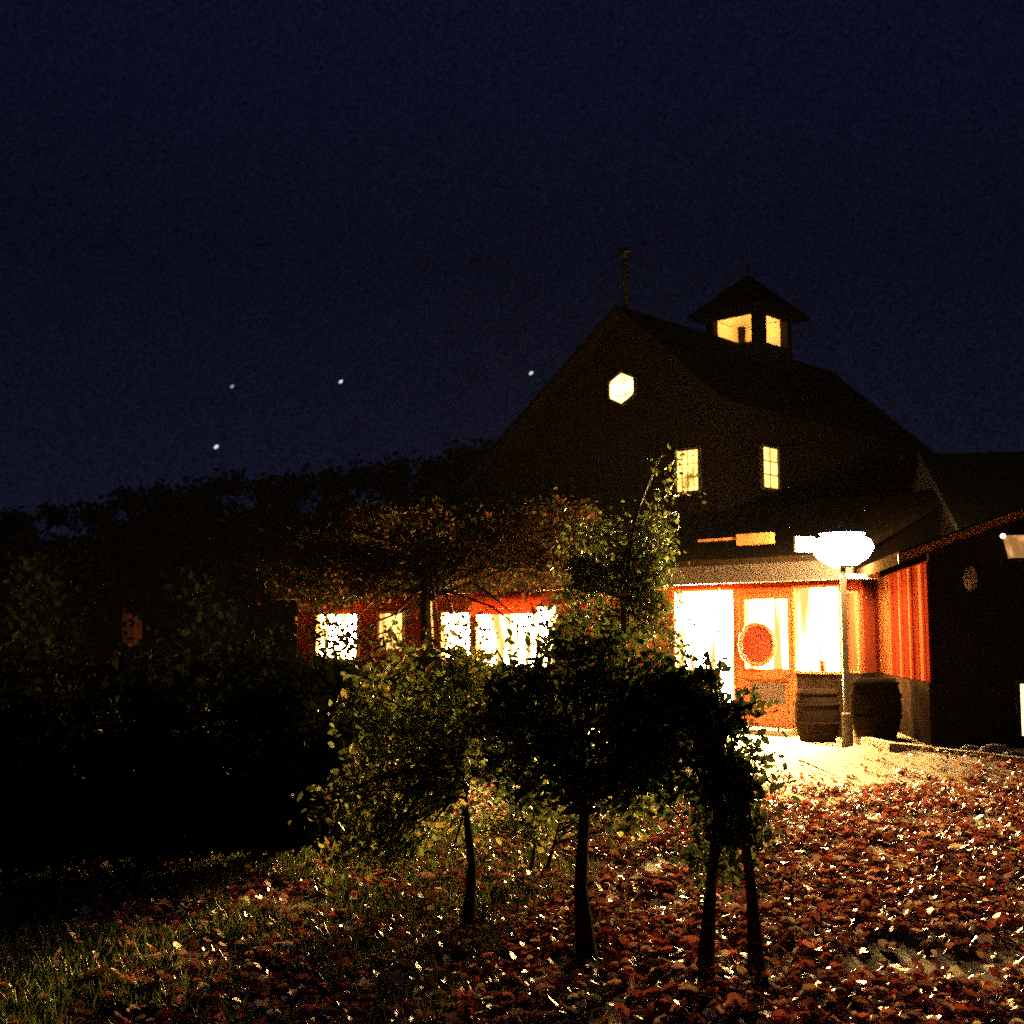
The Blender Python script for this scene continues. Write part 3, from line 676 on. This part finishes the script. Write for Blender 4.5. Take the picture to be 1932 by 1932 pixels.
lst += [(x_, 1060, 33 + random.uniform(0, 3), 170) for x_ in (40, 160, 290, 400, 500)]
wood('woodland', lst, [(.004, .005, .003), (.006, .008, .004)])

# ------------------------------------------------------------------ leaf litter and lawn
def inwood(P): return P
def litter(n, reg, dens, sz, cols, name, label):
    X = RNG.uniform(reg[0], reg[1], n * 3); Y = RNG.uniform(reg[2], reg[3], n * 3)
    keep = RNG.uniform(0, 1, n * 3) < dens(X, Y); X = X[keep][:n]; Y = Y[keep][:n]
    Z = RNG.uniform(.012, .04, len(X)) + bankz(X, Y) + .006
    P = np.stack([X, Y, Z], 1)
    nn = RNG.normal(size=P.shape) * np.array([.6, .6, .1]) + np.array([0, .12, .9])
    o = leaf_mesh(name, P, nn, sz, palette(len(P), cols, .45), M['litter'], None, .72, 'stuff', .16)
    tag(o, label, 'fallen leaves'); return o
# picture column of a ground point
def pcol(X, Y): return 966 + X / Y * 2332
def noise2(X, Y, s, seed):
    r = np.random.default_rng(seed); v = 0
    for k in range(6):
        a, b_, c = r.uniform(-1, 1, 3) * s * (1 + .6 * k); v = v + np.sin(a * X * 6 + b_ * Y * 6 + c * 9)
    return v / 6
def d_main(X, Y):
    c = pcol(X, Y)
    lawn = np.where(c < 560 + (Y - 7) * 110, .34, 1.0)          # lawn on the left has few leaves
    far = np.where(Y > 12.7, np.exp(-(Y - 12.7) * 1.1), 1.0)
    pool = np.where((Y > 10.4) & (c > 1380) & (c < 1640), .45, 1.0)  # leaves thinned so the pale gravel light pool shows
    return pool * lawn * far * np.clip(.62 + 1.1 * noise2(X, Y, .55, 3) + .5 * noise2(X, Y, 1.7, 5), .05, 1)
RED = [(.50, .13, .09), (.56, .20, .14), (.36, .07, .055), (.60, .32, .20), (.22, .08, .06), (.44, .09, .07), (.28, .16, .12), (.14, .05, .04), (.74, .58, .42), (.66, .42, .34)]
litter(74000, (-6, 8.5, 4.2, 16.5), d_main, .060, RED, 'fallen_leaves', 'carpet of red and brown fallen leaves over the ground in front of the house')
# grass
n = 60000
X = RNG.uniform(-5, 2.0, n); Y = RNG.uniform(4.2, 11, n)
cpx = pcol(X, Y); k = (cpx < 980 + 60 * np.sin(X * 2) + (Y - 7) * 60) & (noise2(X, Y, .5, 11) > -.25)
X = X[k]; Y = Y[k]; n = len(X)
h = RNG.uniform(.04, .10, n); w = .006; an = RNG.uniform(0, math.pi, n)
lean = RNG.normal(size=(n, 2)) * .035
P0 = np.stack([X - np.cos(an) * w, Y - np.sin(an) * w, np.zeros(n)], 1); P1 = np.stack([X + np.cos(an) * w, Y + np.sin(an) * w, np.zeros(n)], 1); P2 = np.stack([X + lean[:, 0], Y + lean[:, 1], h], 1)
vs = np.stack([P0, P1, P2], 1).reshape(-1, 3)
me = bpy.data.meshes.new('grass'); me.vertices.add(len(vs)); me.vertices.foreach_set('co', vs.ravel().astype(np.float32))
me.loops.add(n * 3); me.loops.foreach_set('vertex_index', np.arange(n * 3, dtype=np.int32)); me.polygons.add(n)
me.polygons.foreach_set('loop_start', np.arange(0, n * 3, 3).astype(np.int32)); me.polygons.foreach_set('loop_total', np.full(n, 3, np.int32)); me.update()
ca = me.attributes.new('Col', 'FLOAT_COLOR', 'POINT'); c4 = np.ones((n, 3, 4), np.float32); c4[:, :, :3] = palette(n, [(.05, .085, .025), (.07, .10, .03), (.10, .10, .04)])[:, None, :]; ca.data.foreach_set('color', c4.ravel())
me.materials.append(M['grass']); go = bpy.data.objects.new('grass', me); COL.objects.link(go)
tag(go, 'short green lawn grass with scattered leaves on the left', 'grass', kind='stuff')

# ------------------------------------------------------------------ stars
def star(px, py, r_, m, label):
    d = ray(px, py).normalized(); p = Vector((0, 0, EYE)) + d * 600
    b = lathe([(.02, -1), (.6, -.8), (1, 0), (.6, .8), (.02, 1)], 10); o = b.build('star', G[m], None, True, p)
    o.scale = (r_, r_, r_ * 1.5); o.rotation_euler = (0, R(50), 0); tag(o, label, 'star', 'bright stars above the left skyline')
star(408, 843, .85, 'star', 'lowest and brightest star, just above the dark skyline')
star(438, 729, .72, 'starfaint', 'faint greenish star above the lowest star')
star(643, 720, .75, 'star', 'white star midway between the house roof and the faint star')
star(1002, 704, .75, 'star', 'star close beside the left slope of the house roof')


# ------------------------------------------------------------------ thin scattering air, added for a glow around lamp and windows
b = MB(); b.box(-60, 60, -4, 70, -1, 16)
hz = b.build('glow_haze', M['soil']); hz['kind'] = 'stuff'
hm = bpy.data.materials.new('glow_haze_air'); hm.use_nodes = True; n_ = hm.node_tree.nodes; n_.remove(n_['Principled BSDF'])
pv = n_.new('ShaderNodeVolumePrincipled'); pv.inputs['Density'].default_value = GLOW_HAZE; pv.inputs['Color'].default_value = (.9, .9, .9, 1); pv.inputs['Anisotropy'].default_value = .3
hm.node_tree.links.new(pv.outputs[0], n_['Material Output'].inputs['Volume'])
hz.data.materials.clear(); hz.data.materials.append(hm)
